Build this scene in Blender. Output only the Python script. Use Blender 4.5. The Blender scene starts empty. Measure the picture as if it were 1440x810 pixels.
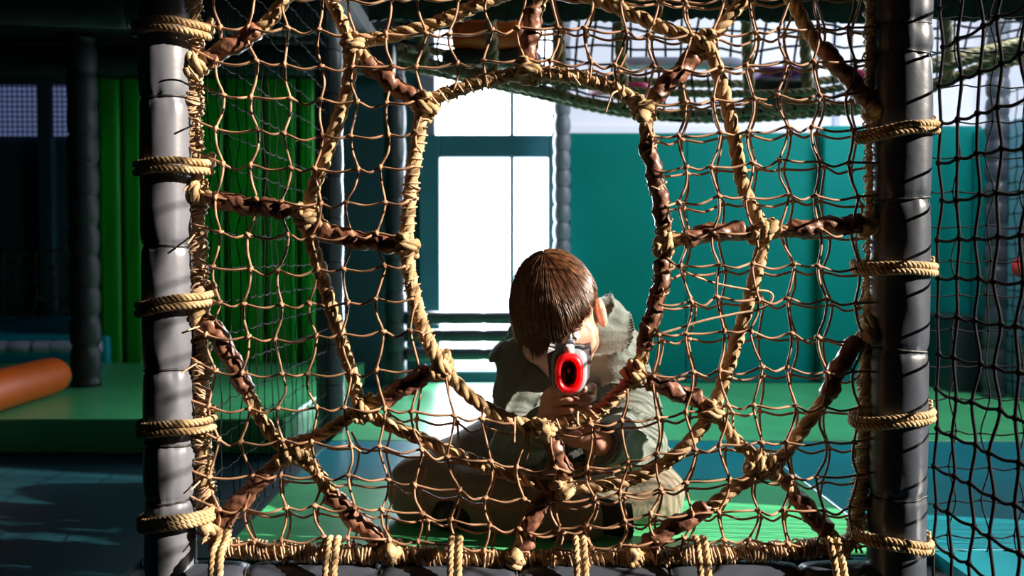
import bpy, math, random
import numpy as np
from mathutils import Vector, Matrix
random.seed(7); RNG = np.random.default_rng(7)
SC = bpy.context.scene
COL = SC.collection

# ------------------------------------------------------------------ camera, world, light
F = 1360.0; CAMZ = 0.52; PITCH = math.radians(1.8)
cam = bpy.data.objects.new('camera', bpy.data.cameras.new('camera')); COL.objects.link(cam)
cam.location = (0, 0, CAMZ); cam.rotation_euler = (math.pi/2 - PITCH, 0, 0)
cam.data.sensor_width = 36; cam.data.lens = F/1440*36
cam.data.dof.use_dof = True; cam.data.dof.focus_distance = 1.60; cam.data.dof.aperture_fstop = 4.0
cam.data.clip_start = 0.05
SC.camera = cam
w = bpy.data.worlds.new('world'); SC.world = w; w.use_nodes = True
w.node_tree.nodes['Background'].inputs[0].default_value = (0.55, 0.72, 1.0, 1)
w.node_tree.nodes['Background'].inputs[1].default_value = 0.02
SC.view_settings.view_transform = 'Standard'; SC.view_settings.look = 'None'
SC.view_settings.exposure = 0.0; SC.view_settings.gamma = 1.0; SC.view_settings.use_curve_mapping = False

def lamp(name, kind, energy, color, loc, target, **kw):
    l = bpy.data.lights.new(name, kind); l.energy = energy; l.color = color
    for k, v in kw.items(): setattr(l, k, v)
    o = bpy.data.objects.new(name, l); COL.objects.link(o); o.location = loc
    o.rotation_euler = (Vector(target)-Vector(loc)).to_track_quat('-Z', 'Y').to_euler(); return o
# low warm sun through the opening on the right
AZ = math.radians(-13); EL = math.radians(24)
sd = Vector((math.cos(EL)*math.cos(AZ), math.cos(EL)*math.sin(AZ), math.sin(EL)))
lamp('sun', 'SUN', 15.0, (1.0, 0.88, 0.74), Vector((0, 1.7, .5))+sd*5, (0, 1.7, .5), angle=math.radians(.6))
# daylight entering by the tall window in the back wall, plus an added fill lamp on the right
lamp('window_daylight', 'AREA', 25, (.80, .90, 1.0), (-.08, 3.93, .62), (-.08, 1.0, .2), shape='RECTANGLE', size=.5, size_y=1.1, spread=math.radians(125))
lamp('side_fill', 'AREA', 38, (.85, .93, 1.0), (1.78, 3.0, 1.4), (0.2, 3.5, .1), shape='RECTANGLE', size=1.0, size_y=1.2)  # added soft lamp by the solid right wall, brightens mats and back wall

# ------------------------------------------------------------------ helpers
def P(x, y, d):
    u = (x-720)/F; v = -(y-405)/F
    dy = math.cos(PITCH)+v*math.sin(PITCH); dz = -math.sin(PITCH)+v*math.cos(PITCH)
    return np.array([u*d/dy, d, CAMZ+dz*d/dy])
def empty(name, loc=(0, 0, 0)):
    o = bpy.data.objects.new(name, None); COL.objects.link(o); o.location = loc; o.empty_display_size = .05; return o
def tag(o, label, cat, group=None):
    o['label'] = label; o['category'] = cat
    if group: o['group'] = group
    return o
class MB:
    def __init__(s): s.v = []; s.f = []; s.n = 0
    def add(s, v, f):
        v = np.asarray(v, float); s.v.append(v); s.f.append(np.asarray(f, int)+s.n); s.n += len(v)
    def build(s, name, mat, parent=None, smooth=True, kind=None, origin=None):
        v = np.concatenate(s.v); off = np.zeros(3)
        if origin is not None: off = np.asarray(origin, float); v = v-off
        me = bpy.data.meshes.new(name)
        fl = []
        for a in s.f: fl += a.tolist()
        me.from_pydata(v.tolist(), [], fl)
        if smooth: me.polygons.foreach_set('use_smooth', [True]*len(me.polygons))
        me.materials.append(mat); me.update()
        o = bpy.data.objects.new(name, me); COL.objects.link(o)
        o.location = off
        if parent:
            o.parent = parent
            o.location = Vector(off)-Vector(parent.location) if origin is not None else -Vector(parent.location)
            if parent.parent: o.location = o.location-Vector(parent.parent.location)
        if kind: o['kind'] = kind
        return o
def mesh(name, v, f, mat, parent=None, smooth=True, kind=None, origin=None):
    m = MB(); m.add(v, f); return m.build(name, mat, parent, smooth, kind, origin)
def crom(pts, step, closed=False):
    p = np.asarray(pts, float); n = len(p)
    out = []
    for i in range(n if closed else n-1):
        if closed: a, b, c, d = p[(i-1) % n], p[i], p[(i+1) % n], p[(i+2) % n]
        else: a, b, c, d = p[max(i-1, 0)], p[i], p[i+1], p[min(i+2, n-1)]
        t = np.linspace(0, 1, 16, endpoint=False)[:, None]
        out.append(.5*((2*b)+(-a+c)*t+(2*a-5*b+4*c-d)*t*t+(-a+3*b-3*c+d)*t**3))
    out = np.concatenate(out)
    if closed: out = np.vstack([out, out[:1]])
    else: out = np.vstack([out, p[-1:]])
    L = np.concatenate([[0], np.cumsum(np.linalg.norm(np.diff(out, axis=0), axis=1))])
    m = max(3, int(L[-1]/step)+1)
    s = np.linspace(0, L[-1], m)
    return np.stack([np.interp(s, L, out[:, k]) for k in range(out.shape[1])], 1)
def frames(p):
    t = np.gradient(p, axis=0); t /= np.linalg.norm(t, axis=1)[:, None]+1e-12
    n = np.zeros_like(t); a = np.array([0, -1, 0.]) if abs(t[0][1]) < .9 else np.array([0, 0, 1.])
    n[0] = a-t[0]*a.dot(t[0]); n[0] /= np.linalg.norm(n[0])
    for i in range(1, len(p)):
        q = n[i-1]-t[i]*n[i-1].dot(t[i]); n[i] = q/(np.linalg.norm(q)+1e-12)
    return t, n, np.cross(t, n)
_fc = {}
def tfaces(m, k):
    if (m, k) not in _fc:
        i = np.arange(m-1)[:, None]*k; j = np.arange(k)[None]; j2 = (j+1) % k
        _fc[(m, k)] = np.stack([i+j, i+j2, i+k+j2, i+k+j], -1).reshape(-1, 4)
    return _fc[(m, k)]
def tube(mb, p, r, k=6, caps=True, rfun=None):
    p = np.asarray(p, float); m = len(p); t, n, b = frames(p)
    th = np.arange(k)*2*math.pi/k
    r = np.broadcast_to(np.asarray(r, float), (m,))[:, None]*np.ones((1, k))
    if rfun is not None: r = r*rfun
    v = p[:, None]+r[..., None]*(np.cos(th)[None, :, None]*n[:, None]+np.sin(th)[None, :, None]*b[:, None])
    mb.add(v.reshape(-1, 3), tfaces(m, k))
    if caps:
        mb.f.append(np.array([list(range(k))[::-1]])+mb.n-m*k); mb.f.append(np.array([list(range(k))])+mb.n-k)
def slen(p): return np.concatenate([[0], np.cumsum(np.linalg.norm(np.diff(p, axis=0), axis=1))])
def rope(mb, pts, r, closed=False, pitch=None, strands=3, k=7, smooth=True, ph=0., step=None):
    step = step or max(r*.42, .0022)
    p = crom(pts, step, closed) if smooth else np.asarray(pts, float)
    pitch = pitch or r*5.6
    t, n, b = frames(p); s = slen(p)
    for q in range(strands):
        a = s/pitch*2*math.pi+q*2*math.pi/strands+ph
        wob = 1+.06*np.sin(s*90+q*2+ph)
        off = p+(r*.50*wob)[:, None]*(np.cos(a)[:, None]*n+np.sin(a)[:, None]*b)
        tube(mb, off, r*.56, k)
    return p
def fuzz(mb, p, r, dens=900, ln=.007, wd=.00022):
    L = slen(p)[-1]; c = int(L*dens)
    if c < 3 or len(p) < 4: return
    t, n, b = frames(p); i = RNG.integers(0, len(p), c); a = RNG.random(c)*2*math.pi
    d = np.cos(a)[:, None]*n[i]+np.sin(a)[:, None]*b[i]
    base = p[i]+d*r*.9; l = ln*(RNG.random(c)**2+.15)
    tip = base+(d*.7+t[i]*RNG.normal(0, 1., c)[:, None]+RNG.normal(0, .35, (c, 3)))*l[:, None]
    side = np.cross(tip-base, RNG.normal(0, 1, (c, 3))); side /= np.linalg.norm(side, axis=1)[:, None]+1e-9
    v = np.stack([base-side*wd, base+side*wd, tip], 1).reshape(-1, 3)
    mb.add(v, np.arange(c*3).reshape(-1, 3))
def helix(p, R, pitch, ph=0., jit=.0, step=.003):
    """points that wind round a path"""
    p = crom(p, step); t, n, b = frames(p); s = slen(p)
    a = s/pitch*2*math.pi+ph+jit*np.sin(s*23+ph)
    return p+R*(np.cos(a)[:, None]*n+np.sin(a)[:, None]*b)
def box(mb, x0, x1, y0, y1, z0, z1, bev=0):
    if bev <= 0:
        v = [(x, y, z) for x in (x0, x1) for y in (y0, y1) for z in (z0, z1)]
        mb.add(v, [(0, 1, 3, 2), (4, 6, 7, 5), (0, 4, 5, 1), (2, 3, 7, 6), (0, 2, 6, 4), (1, 5, 7, 3)]); return
    import bmesh
    bm = bmesh.new(); bmesh.ops.create_cube(bm, size=1)
    for q in bm.verts: q.co = Vector(((x0+x1)/2+q.co.x*(x1-x0), (y0+y1)/2+q.co.y*(y1-y0), (z0+z1)/2+q.co.z*(z1-z0)))
    bmesh.ops.bevel(bm, geom=list(bm.edges), offset=bev, segments=3, profile=.5, affect='EDGES')
    bm.verts.index_update(); vs = [tuple(q.co) for q in bm.verts]
    tri = bmesh.ops.triangulate(bm, faces=bm.faces); bm.verts.index_update()
    mb.add([tuple(q.co) for q in bm.verts], [[q.index for q in f.verts] for f in bm.faces]); bm.free()
def boxobj(name, x0, x1, y0, y1, z0, z1, mat, parent=None, bev=0, kind=None):
    m = MB(); box(m, x0, x1, y0, y1, z0, z1, bev)
    return m.build(name, mat, parent, smooth=False, kind=kind, origin=((x0+x1)/2, (y0+y1)/2, z0))
def blob(mb, c, r, seg=6, sq=(1, 1, 1)):
    v = []; f = []
    rows = 4
    for i in range(1, rows):
        a = math.pi*i/rows
        for j in range(seg):
            b = 2*math.pi*j/seg
            v.append((math.sin(a)*math.cos(b), math.sin(a)*math.sin(b), math.cos(a)))
    v += [(0, 0, 1), (0, 0, -1)]; T = len(v)-2; B = len(v)-1
    for i in range(rows-2):
        for j in range(seg):
            a = i*seg+j; b = i*seg+(j+1) % seg; f += [(a, a+seg, b), (b, a+seg, b+seg)]
    for j in range(seg):
        f += [(T, j, (j+1) % seg), (B, (rows-2)*seg+(j+1) % seg, (rows-2)*seg+j)]
    mb.add(np.array(v)*r*np.array(sq)+np.array(c), f)

# ------------------------------------------------------------------ materials
def mat(name, col, rough=.6, var=.0, vscale=20, bump=0, bscale=60, spec=.5, emit=None, es=0, metal=0, col2=None, sheen=0, stretch=None, trans=0):
    m = bpy.data.materials.new(name); m.use_nodes = True; nt = m.node_tree; N = nt.nodes; L = nt.links
    bs = N['Principled BSDF']; bs.inputs['Base Color'].default_value = (*col, 1)
    bs.inputs['Roughness'].default_value = rough; bs.inputs['Specular IOR Level'].default_value = spec
    bs.inputs['Metallic'].default_value = metal
    if sheen: bs.inputs['Sheen Weight'].default_value = sheen
    if trans: bs.inputs['Transmission Weight'].default_value = trans
    if emit: bs.inputs['Emission Color'].default_value = (*emit, 1); bs.inputs['Emission Strength'].default_value = es
    if var or col2 or bump:
        tc = N.new('ShaderNodeTexCoord'); src = tc.outputs['Object']
        if stretch:
            mp = N.new('ShaderNodeMapping'); mp.inputs['Scale'].default_value = stretch
            L.new(src, mp.inputs[0]); src = mp.outputs[0]
    if var or col2:
        no = N.new('ShaderNodeTexNoise'); no.inputs['Scale'].default_value = vscale; no.inputs['Detail'].default_value = 5
        L.new(src, no.inputs['Vector'])
        cr = N.new('ShaderNodeValToRGB'); L.new(no.outputs['Fac'], cr.inputs[0])
        c2 = col2 or tuple(min(1, c*(1+var)) for c in col); c1 = col if col2 else tuple(c*(1-var) for c in col)
        cr.color_ramp.elements[0].position = .35; cr.color_ramp.elements[1].position = .68
        cr.color_ramp.elements[0].color = (*c1, 1); cr.color_ramp.elements[1].color = (*c2, 1)
        L.new(cr.outputs[0], bs.inputs['Base Color'])
    if bump:
        nb = N.new('ShaderNodeTexNoise'); nb.inputs['Scale'].default_value = bscale; nb.inputs['Detail'].default_value = 4
        L.new(src, nb.inputs['Vector'])
        bp = N.new('ShaderNodeBump'); bp.inputs['Strength'].default_value = bump; bp.inputs['Distance'].default_value = .004
        L.new(nb.outputs['Fac'], bp.inputs['Height']); L.new(bp.outputs[0], bs.inputs['Normal'])
    return m
M = dict(
 rope=mat('rope_jute', (.36, .22, .095), .85, vscale=45, col2=(.60, .43, .24), bump=.5, bscale=500),
 rope_dull=mat('rope_olive', (.30, .27, .15), .9, var=.3, vscale=30, bump=.4, bscale=300),
 fibre=mat('rope_fibre', (.75, .62, .40), .8),
 tape=mat('brown_tape', (.20, .085, .05), .42, var=.35, vscale=40, bump=.55, bscale=90),
 twine=mat('twine', (.55, .36, .22), .7, var=.25, vscale=60, bump=.3, bscale=600),
 cord=mat('brown_cord', (.39, .205, .11), .55, var=.25, vscale=40, bump=.3, bscale=900),
 cord2=mat('brown_cord_dark', (.20, .10, .055), .6, var=.25, vscale=40),
 black_cord=mat('black_cord', (.012, .012, .015), .85, spec=.1),
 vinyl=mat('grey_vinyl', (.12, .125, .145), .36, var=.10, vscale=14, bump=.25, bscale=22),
 vinyl_darkened=mat('darkened_vinyl', (.045, .053, .07), .36, var=.10, vscale=14, bump=.25, bscale=22),  # right post's shadow is put into this darkened grey; beams and rails share it
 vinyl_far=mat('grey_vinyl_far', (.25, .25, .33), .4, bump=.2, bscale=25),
 vinyl_dark=mat('dark_vinyl', (.02, .03, .035), .5, bump=.2, bscale=25),
 tie=mat('black_tie', (.01, .01, .01), .5),
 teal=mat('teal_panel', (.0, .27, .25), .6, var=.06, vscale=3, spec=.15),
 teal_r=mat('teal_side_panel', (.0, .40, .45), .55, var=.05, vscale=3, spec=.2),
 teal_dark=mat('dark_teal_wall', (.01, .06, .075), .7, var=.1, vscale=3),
 green=mat('green_panel', (.008, .42, .02), .5, var=.25, vscale=4, stretch=(6, 1, .6)),
 green_mat=mat('green_mat', (.085, .50, .20), .30, var=.12, vscale=6, bump=.25, bscale=14),
 teal_mat=mat('teal_mat', (.005, .21, .27), .28, var=.12, vscale=6, bump=.25, bscale=14),
 floor=mat('dark_teal_floor', (.003, .03, .042), .5, var=.2, vscale=5, bump=.25, bscale=10, spec=.2),
 frame=mat('blue_teal_frame', (.03, .17, .22), .45, var=.1, vscale=8),
 dark=mat('dark_tarp', (.012, .016, .016), .7, var=.3, vscale=6),
 tarp=mat('green_tarp', (.02, .05, .035), .8, var=.4, vscale=30, bump=.4, bscale=60),
 ceil=mat('dark_ceiling', (.02, .022, .025), .8),
 wallgrey=mat('dark_wall', (.04, .05, .06), .8),
 pane=mat('daylit_pane', (.8, .85, .9), .3, emit=(.88, .94, 1.0), es=5.0),
 frost=mat('daylit_frosted_panel', (.5, .5, .55), .6, emit=(.66, .70, .86), es=.75),
 frost_l=mat('daylit_frosted_panel_blue', (.3, .3, .4), .6, emit=(.20, .26, .55), es=.45),
 orange=mat('orange_vinyl', (.75, .12, .01), .4, var=.08, vscale=6),
 cyan=mat('cyan_vinyl', (.0, .42, .56), .4),
 lilac=mat('lilac_vinyl', (.62, .64, .85), .4),
 red=mat('red_plastic', (.85, .02, .03), .35),
 purple=mat('purple_vinyl', (.35, .12, .42), .5),
 pink=mat('pink_vinyl', (.75, .05, .20), .5),
 bluepanel=mat('pale_blue_panel', (.25, .52, .70), .6, var=.1, vscale=8),
 skin=mat('skin', (.74, .40, .29), .5, var=.08, vscale=30),
 hair=mat('brown_hair', (.13, .052, .022), .36, var=.5, vscale=90, spec=.6),
 hair_base=mat('dark_hair_base', (.03, .013, .007), .6),
 hoodie=mat('hoodie_fabric', (.16, .19, .165), .9, var=.10, vscale=60, bump=.35, bscale=160, sheen=.25),
 trousers=mat('trouser_fabric', (.22, .19, .135), .9, var=.10, vscale=40, bump=.3, bscale=140, sheen=.2),
 shoe=mat('black_shoe', (.012, .012, .014), .5),
 gun=mat('gun_grey', (.26, .29, .33), .4, var=.05, vscale=20),
 gunw=mat('gun_pale', (.55, .56, .58), .4),
 gunred=mat('blaster_red', (.92, .012, .018), .35),
 lens=mat('black_lens', (.01, .012, .015), .12),
 white=mat('eye_white', (.8, .8, .78), .3), iris=mat('eye_dark', (.05, .03, .02), .2),
 lip=mat('lip', (.55, .2, .17), .5),
)
gb = M['gunred'].node_tree.nodes['Principled BSDF']; gb.inputs['Subsurface Weight'].default_value = .9; gb.inputs['Subsurface Radius'].default_value = (.06, .004, .004); gb.inputs['Subsurface Scale'].default_value = 1.0
bs = M['skin'].node_tree.nodes['Principled BSDF']
bs.inputs['Subsurface Weight'].default_value = .25; bs.inputs['Subsurface Radius'].default_value = (.01, .004, .002)
bs.inputs['Subsurface Scale'].default_value = 1.0

# ------------------------------------------------------------------ setting
D = 1.6                                     # distance of the padded frame
BW = 4.0                                    # back wall
def struct(o): o['kind'] = 'structure'; return o
struct(boxobj('floor', -4.2, 3.2, 1.66, 5.6, -.06, 0, M['floor']))
struct(boxobj('floor_left', -4.2, -.64, 1.40, 1.6599, -.06, 0, M['floor']))
struct(boxobj('floor_right', .73, 3.2, 1.40, 1.6599, -.06, .011, M['teal_mat']))
struct(boxobj('floor_front', -4.2, 3.2, -1.5, 1.56, -.62, -.56, M['floor']))
struct(boxobj('trim_1', -4.2, 3.2, 1.60, 1.66, -.62, -.012, M['vinyl_dark']))
struct(boxobj('ceiling', -4.2, 3.2, -1.5, 5.7, 2.6, 2.66, M['ceil']))
X = lambda x, d: (x-720)/F*d
Z = lambda y, d: P(720, y, d)[2]
# back wall right: teal padded panels under a daylit frosted band
wb = struct(boxobj('wall_back', X(800, BW), 1.95, BW+.06, BW+.12, 0, 2.6, M['wallgrey']))
zt = Z(187, BW)
edges = [X(801, BW), X(965, BW), X(1148, BW), 1.93]
for i in range(3):
    pr = .0 if i < 2 else -.07
    boxobj('padded_panel', edges[i]+.0015, edges[i+1]-.0015, BW+pr, BW+.06, .002, zt+(.0 if i < 2 else .022), M['teal'], wb, bev=.012 if i == 2 else .003)
fr = boxobj('frosted_panel', X(801, BW), 1.93, BW+.02, BW+.06, zt+.03, Z(20, BW), M['frost'], wb)
boxobj('sill', X(801, BW), 1.93, BW-.005, BW+.06, zt+.0, zt+.0295, M['frost'], wb)
for xx in (1175,): boxobj('mullion', X(xx, BW)-.012, X(xx, BW)+.012, BW+.0, BW+.02, zt+.03, Z(20, BW), M['lilac'], wb)
# window with blue-teal frame
wn = struct(empty('window_1', (X(690, BW), BW, 0)))
xl, xr = X(590, BW), X(782, BW)
zs = [Z(512, BW), Z(440, BW), Z(221, BW), Z(190, BW), Z(118, BW), Z(40, BW)]
def fb(n, a, b, z0, z1, y0=BW-.01, y1=BW+.08, m='frame'): return boxobj(n, a, b, y0, y1, z0, z1, M[m], wn, bev=.004)
fb('frame_post', xl, X(618, BW), 0, zs[3]); fb('frame_post', X(771, BW), xr, 0, zs[3])
fb('frame_rail', X(618, BW), X(771, BW), zs[2], zs[3]); fb('frame_rail', X(618, BW), X(771, BW), 0, zs[0]-.03)
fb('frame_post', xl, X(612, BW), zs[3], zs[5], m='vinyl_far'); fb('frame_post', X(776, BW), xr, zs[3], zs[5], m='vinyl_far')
for a, b in ((618, 717.3), (722.7, 771)):
    boxobj('pane', X(a, BW), X(b, BW), BW+.04, BW+.05, zs[0]-.03, zs[2], M['pane'], wn)
for a, b in ((612, 717.3), (722.7, 776)):
    boxobj('pane', X(a, BW), X(b, BW), BW+.04, BW+.05, zs[3], zs[5], M['pane'], wn)
fb('mullion', X(717.3, BW), X(722.7, BW), zs[0]-.03, zs[2], BW+.02, BW+.06); fb('mullion', X(717.3, BW), X(722.7, BW), zs[3], zs[5], BW+.02, BW+.06)
struct(boxobj('wall_back_upper', xl-.9, X(800, BW), BW+.02, BW+.12, zs[5]+.002, 2.6, M['wallgrey']))
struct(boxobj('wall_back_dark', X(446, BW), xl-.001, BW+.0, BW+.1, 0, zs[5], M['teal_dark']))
# back wall left: tall green padded panels
wg = struct(boxobj('wall_back_green', X(138, BW), X(446, BW)-.002, BW+.06, BW+.1, 0, 1.34, M['wallgrey']))
ge = [140, 174, 205, 262, 318, 372, 420, 445]
for a, b in zip(ge[:-1], ge[1:]):
    boxobj('padded_panel', X(a, BW)+.004, X(b, BW)-.004, BW-.02, BW+.06, .005, Z(106, BW), M['green'], wg, bev=.02)
# far left: teal wall with blue daylit band
LW = 5.4
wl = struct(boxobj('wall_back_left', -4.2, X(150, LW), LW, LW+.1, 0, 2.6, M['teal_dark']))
fl = boxobj('frosted_panel', -3.4, X(64, LW), LW-.02, LW, Z(192, LW), Z(121, LW), M['frost_l'], wl)
boxobj('frosted_panel', X(81, LW), X(146, LW), LW-.02, LW, Z(192, LW), Z(121, LW), M['frost_l'], wl)
boxobj('pillar', X(64, LW), X(81, LW), LW-.06, LW, 0, Z(115, LW), M['teal_dark'], wl)
nm = MB()
for i in range(90):
    xx = -3.3+i*.0275
    if xx < X(146, LW): tube(nm, [(xx, LW-.05, Z(194, LW)), (xx, LW-.05, Z(119, LW))], .004, 4)
for j in range(11):
    zz = Z(194, LW)+j*.0275; tube(nm, [(-3.3, LW-.05, zz), (X(146, LW), LW-.05, zz)], .004, 4)
tag(nm.build('mesh_screen', M['black_cord'], smooth=False), 'fine black mesh screen over the dim blue window band', 'mesh screen')
struct(boxobj('wall_left', -4.3, -4.2, -1.5, 5.6, -.6, 2.6, M['wallgrey']))
struct(boxobj('wall_front', -4.2, 3.2, -1.6, -1.5, -.6, 2.6, M['wallgrey']))
# right wall: far padded part, then an unseen opening shaped to confine the sun
wr = struct(boxobj('wall_right', 1.93, 2.0, 1.64, BW+.1, 0, 2.6, M['wallgrey']))
boxobj('padded_panel', 1.86, 1.93, 3.64, BW-.08, .002, zt+.0, M['teal_r'], wr, bev=.008)
boxobj('padded_panel', 1.86, 1.93, 3.30, 3.635, .002, zt+.0, M['bluepanel'], wr, bev=.008)
boxobj('frosted_panel', 1.90, 1.93, 3.0, BW-.0, zt+.001, Z(20, BW), M['frost'], wr)
struct(boxobj('wall_right_near', 1.93, 2.0, -1.5, .96, -.6, 2.6, M['wallgrey']))  # out of view, its end set to block the sun's near edge
# ------------------------------------------------------------------ floor mats
def fmat(x0, x1, y0, y1, z1, m, label, z0=.001):
    tag(boxobj('floor_mat', x0, x1, y0, y1, z0, z1, M[m], bev=.006), label, 'floor mat')
fmat(-.505, .66, 1.665, 2.19, .014, 'green_mat', 'bright green floor mat under the cross-legged boy')
fmat(-.505, .66, 2.193, 2.66, .014, 'teal_mat', 'teal blue floor mat between the two green mats behind the boy')
fmat(-.505, 1.84, 2.664, BW-.1, .014, 'green_mat', 'wide green floor mat at the foot of the teal wall')
fmat(.664, 1.84, 1.665, 2.66, .012, 'teal_mat', 'teal floor mat behind the black net beside the right post')
fmat(-2.9, -.60, 2.54, 3.92, .094, 'green_mat', 'thick green floor mat below the green wall panels')

# ------------------------------------------------------------------ padded posts
def post(name, label, p0, p1, r, ties, m, cat='post', seg=40, bul=.05, group=None, tr=.0022, step=.006, oval=1.0):
    p0 = Vector(p0); p1 = Vector(p1); L = (p1-p0).length
    root = empty(name, p0); tag(root, label, cat, group)
    z = np.arange(0, L+step, step); z[-1] = L; th = np.arange(seg)*2*math.pi/seg
    ts = np.array([-.05]+sorted(ties)+[L+.05])
    dist = np.min(np.abs(z[:, None]-ts[None]), 1)
    idx = np.searchsorted(ts, z); half = (ts[np.clip(idx, 1, len(ts)-1)]-ts[np.clip(idx-1, 0, len(ts)-2)])/2
    prof = r*(1-bul*2.1*np.exp(-dist/.007)+bul*.6*np.clip(dist/(half+1e-6), 0, 1)**.6-bul*.3)
    ph = RNG.random((len(ts)+1, 4))*6.28
    wr_ = np.zeros((len(z), seg))
    for q, kk in enumerate((7, 11, 17, 5)):
        wr_ += np.cos(kk*th[None]+ph[idx][:, q:q+1]+z[:, None]*(-6+4*q))/(1+q*.3)
    rr = prof[:, None]+r*.02*wr_*np.exp(-dist/.022)[:, None]+r*.012*np.sin(z[:, None]*31+3*np.sin(th*2+z[:, None]*9))
    ax = (p1-p0).normalized(); q = ax.to_track_quat('Z', 'Y').to_matrix()
    loc = np.stack([rr*np.cos(th)*oval, rr*np.sin(th), z[:, None]*np.ones((1, seg))], -1).reshape(-1, 3)
    A = np.array(q); v = loc@A.T
    mb = MB(); mb.add(v, tfaces(len(z), seg)); mb.f.append(np.array([list(range(seg))[::-1]])); mb.f.append(np.array([list(range(seg))])+(len(z)-1)*seg)
    o = mb.build('padding', m); o.parent = root
    for tz in ties:
        i = int(round(tz/step)); i = min(max(i, 0), len(z)-1)
        ring = np.stack([(rr[i]+tr*.5)*np.cos(th)*oval, (rr[i]+tr*.5)*np.sin(th), tz+.004*np.sin(th+tz*40)], -1)@A.T
        ring = np.vstack([ring, ring[:2]]); t = MB(); tube(t, ring, tr, 6, caps=False)
        o = t.build('tie', M['tie']); o.parent = root
    return root
XL, XR = X(236, D), X(1265, D)
zp = lambda ys: [Z(y, D)+.60 for y in ys]
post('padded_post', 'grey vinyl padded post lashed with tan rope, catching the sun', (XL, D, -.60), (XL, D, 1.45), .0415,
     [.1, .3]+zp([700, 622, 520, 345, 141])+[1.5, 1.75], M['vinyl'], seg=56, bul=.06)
post('padded_post', 'grey padded post, darkened as if in shade, between the rope web and the black side net', (XR, D, -.60), (XR, D, 1.45), .047,
     [.1, .3]+zp([694, 492, 281, 79])+[1.5, 1.75], M['vinyl_darkened'], seg=56, bul=.05)
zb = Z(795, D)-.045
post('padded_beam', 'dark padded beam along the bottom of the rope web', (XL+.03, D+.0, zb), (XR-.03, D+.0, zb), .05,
     [.1, .32, .55, .8, 1.02], M['vinyl_darkened'], 'beam', bul=.09)
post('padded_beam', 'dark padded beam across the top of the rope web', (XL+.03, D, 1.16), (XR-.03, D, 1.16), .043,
     [.15, .4, .65, .9], M['vinyl_darkened'], 'beam')
def far_post(label, x, d, r, m, z1=2.55, pit=.075, z0=0.0, bul=.1):
    return post('padded_post', label, (X(x, d), d, z0), (X(x, d), d, z1), r, list(np.arange(.03, z1-z0, pit)), m, seg=20, bul=bul, step=.012, tr=.0015)
far_post('pale grey padded post where the dark side net ends beside green panels', 464, 2.8, .040, M['vinyl'], 1.24, .12, 0, .04)
far_post('dark padded post left of the bright window', 556, 3.75, .042, M['vinyl_darkened'], 1.24, .12)
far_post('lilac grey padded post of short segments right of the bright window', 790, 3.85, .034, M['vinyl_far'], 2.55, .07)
far_post('slate padded post standing in front of the cyan side wall', 1399, 3.5, .040, M['vinyl_darkened'], 2.55, .075, .015)
far_post('black padded post in front of the dim blue window band', 119, 3.2, .048, M['vinyl_dark'], 1.24, .10, .095)
# three padded rails before the window
for y, lab in ((447, 'topmost'), (472, 'middle'), (498, 'lowest')):
    d = 3.75
    post('padded_rail', lab+' of three dark padded rails before the bright window', (X(571, d), d, Z(y, d)), (X(786, d), d, Z(y, d)), .025, [.15, .3, .45], M['vinyl_darkened'], 'rail', seg=16, bul=.06, step=.012, tr=.0012)

# ------------------------------------------------------------------ overhead decks and dark tarp
dk = empty('overhead_deck', (-2, 3, 1.25)); tag(dk, 'dark overhead deck above the green wall panels', 'deck')
for i in range(7):
    boxobj('deck_panel', -3.4+i*.42, -3.4+(i+1)*.42-.008, 1.9, 4.05, 1.25, 1.30, M['dark'], dk)
post('padded_beam', 'black padded beam under the dark deck above the left floor', (-3.0, 2.25, 1.19), (-.52, 2.75, 1.19), .05, [.4, .8, 1.2, 1.6, 2.0], M['vinyl_dark'], 'beam', seg=20)
post('padded_beam', 'black padded beam along the far edge of the dark deck', (-3.0, 3.3, 1.19), (-.40, 3.3, 1.19), .05, [.4, .8, 1.2, 1.6, 2.0], M['vinyl_dark'], 'beam', seg=20)
def tarp(label, x0, x1, y, z0, z1, n=160):
    xs = np.linspace(x0, x1, n); v = []; f = []
    rows = 6
    for side in (0, 1):
        for j in range(rows):
            for i, xx in enumerate(xs):
                jag = (.004*math.sin(i*.37)*math.sin(i*.11)+.010*RNG.random()) if j == 0 else 0
                v.append((xx, y+side*.012+.012*math.sin(xx*9+j*.5), z0+(z1-z0)*j/(rows-1)+jag))
    N = rows*n
    for j in range(rows-1):
        for i in range(n-1):
            a = j*n+i; f.append((a, a+1, a+n+1, a+n)); f.append((N+a, N+a+n, N+a+n+1, N+a+1))
    for i in range(n-1):
        f.append((i, N+i, N+i+1, i+1)); a = (rows-1)*n+i; f.append((a, a+1, N+a+1, N+a))
    tag(mesh('hanging_tarp', v, f, M['tarp'], origin=(x0, y, z0)), label, 'tarp')
tarp('dark green ragged tarp hanging above the rope bridge', X(520, 2.5), X(1530, 2.5), 2.5, Z(31, 2.5), 1.5)

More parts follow.
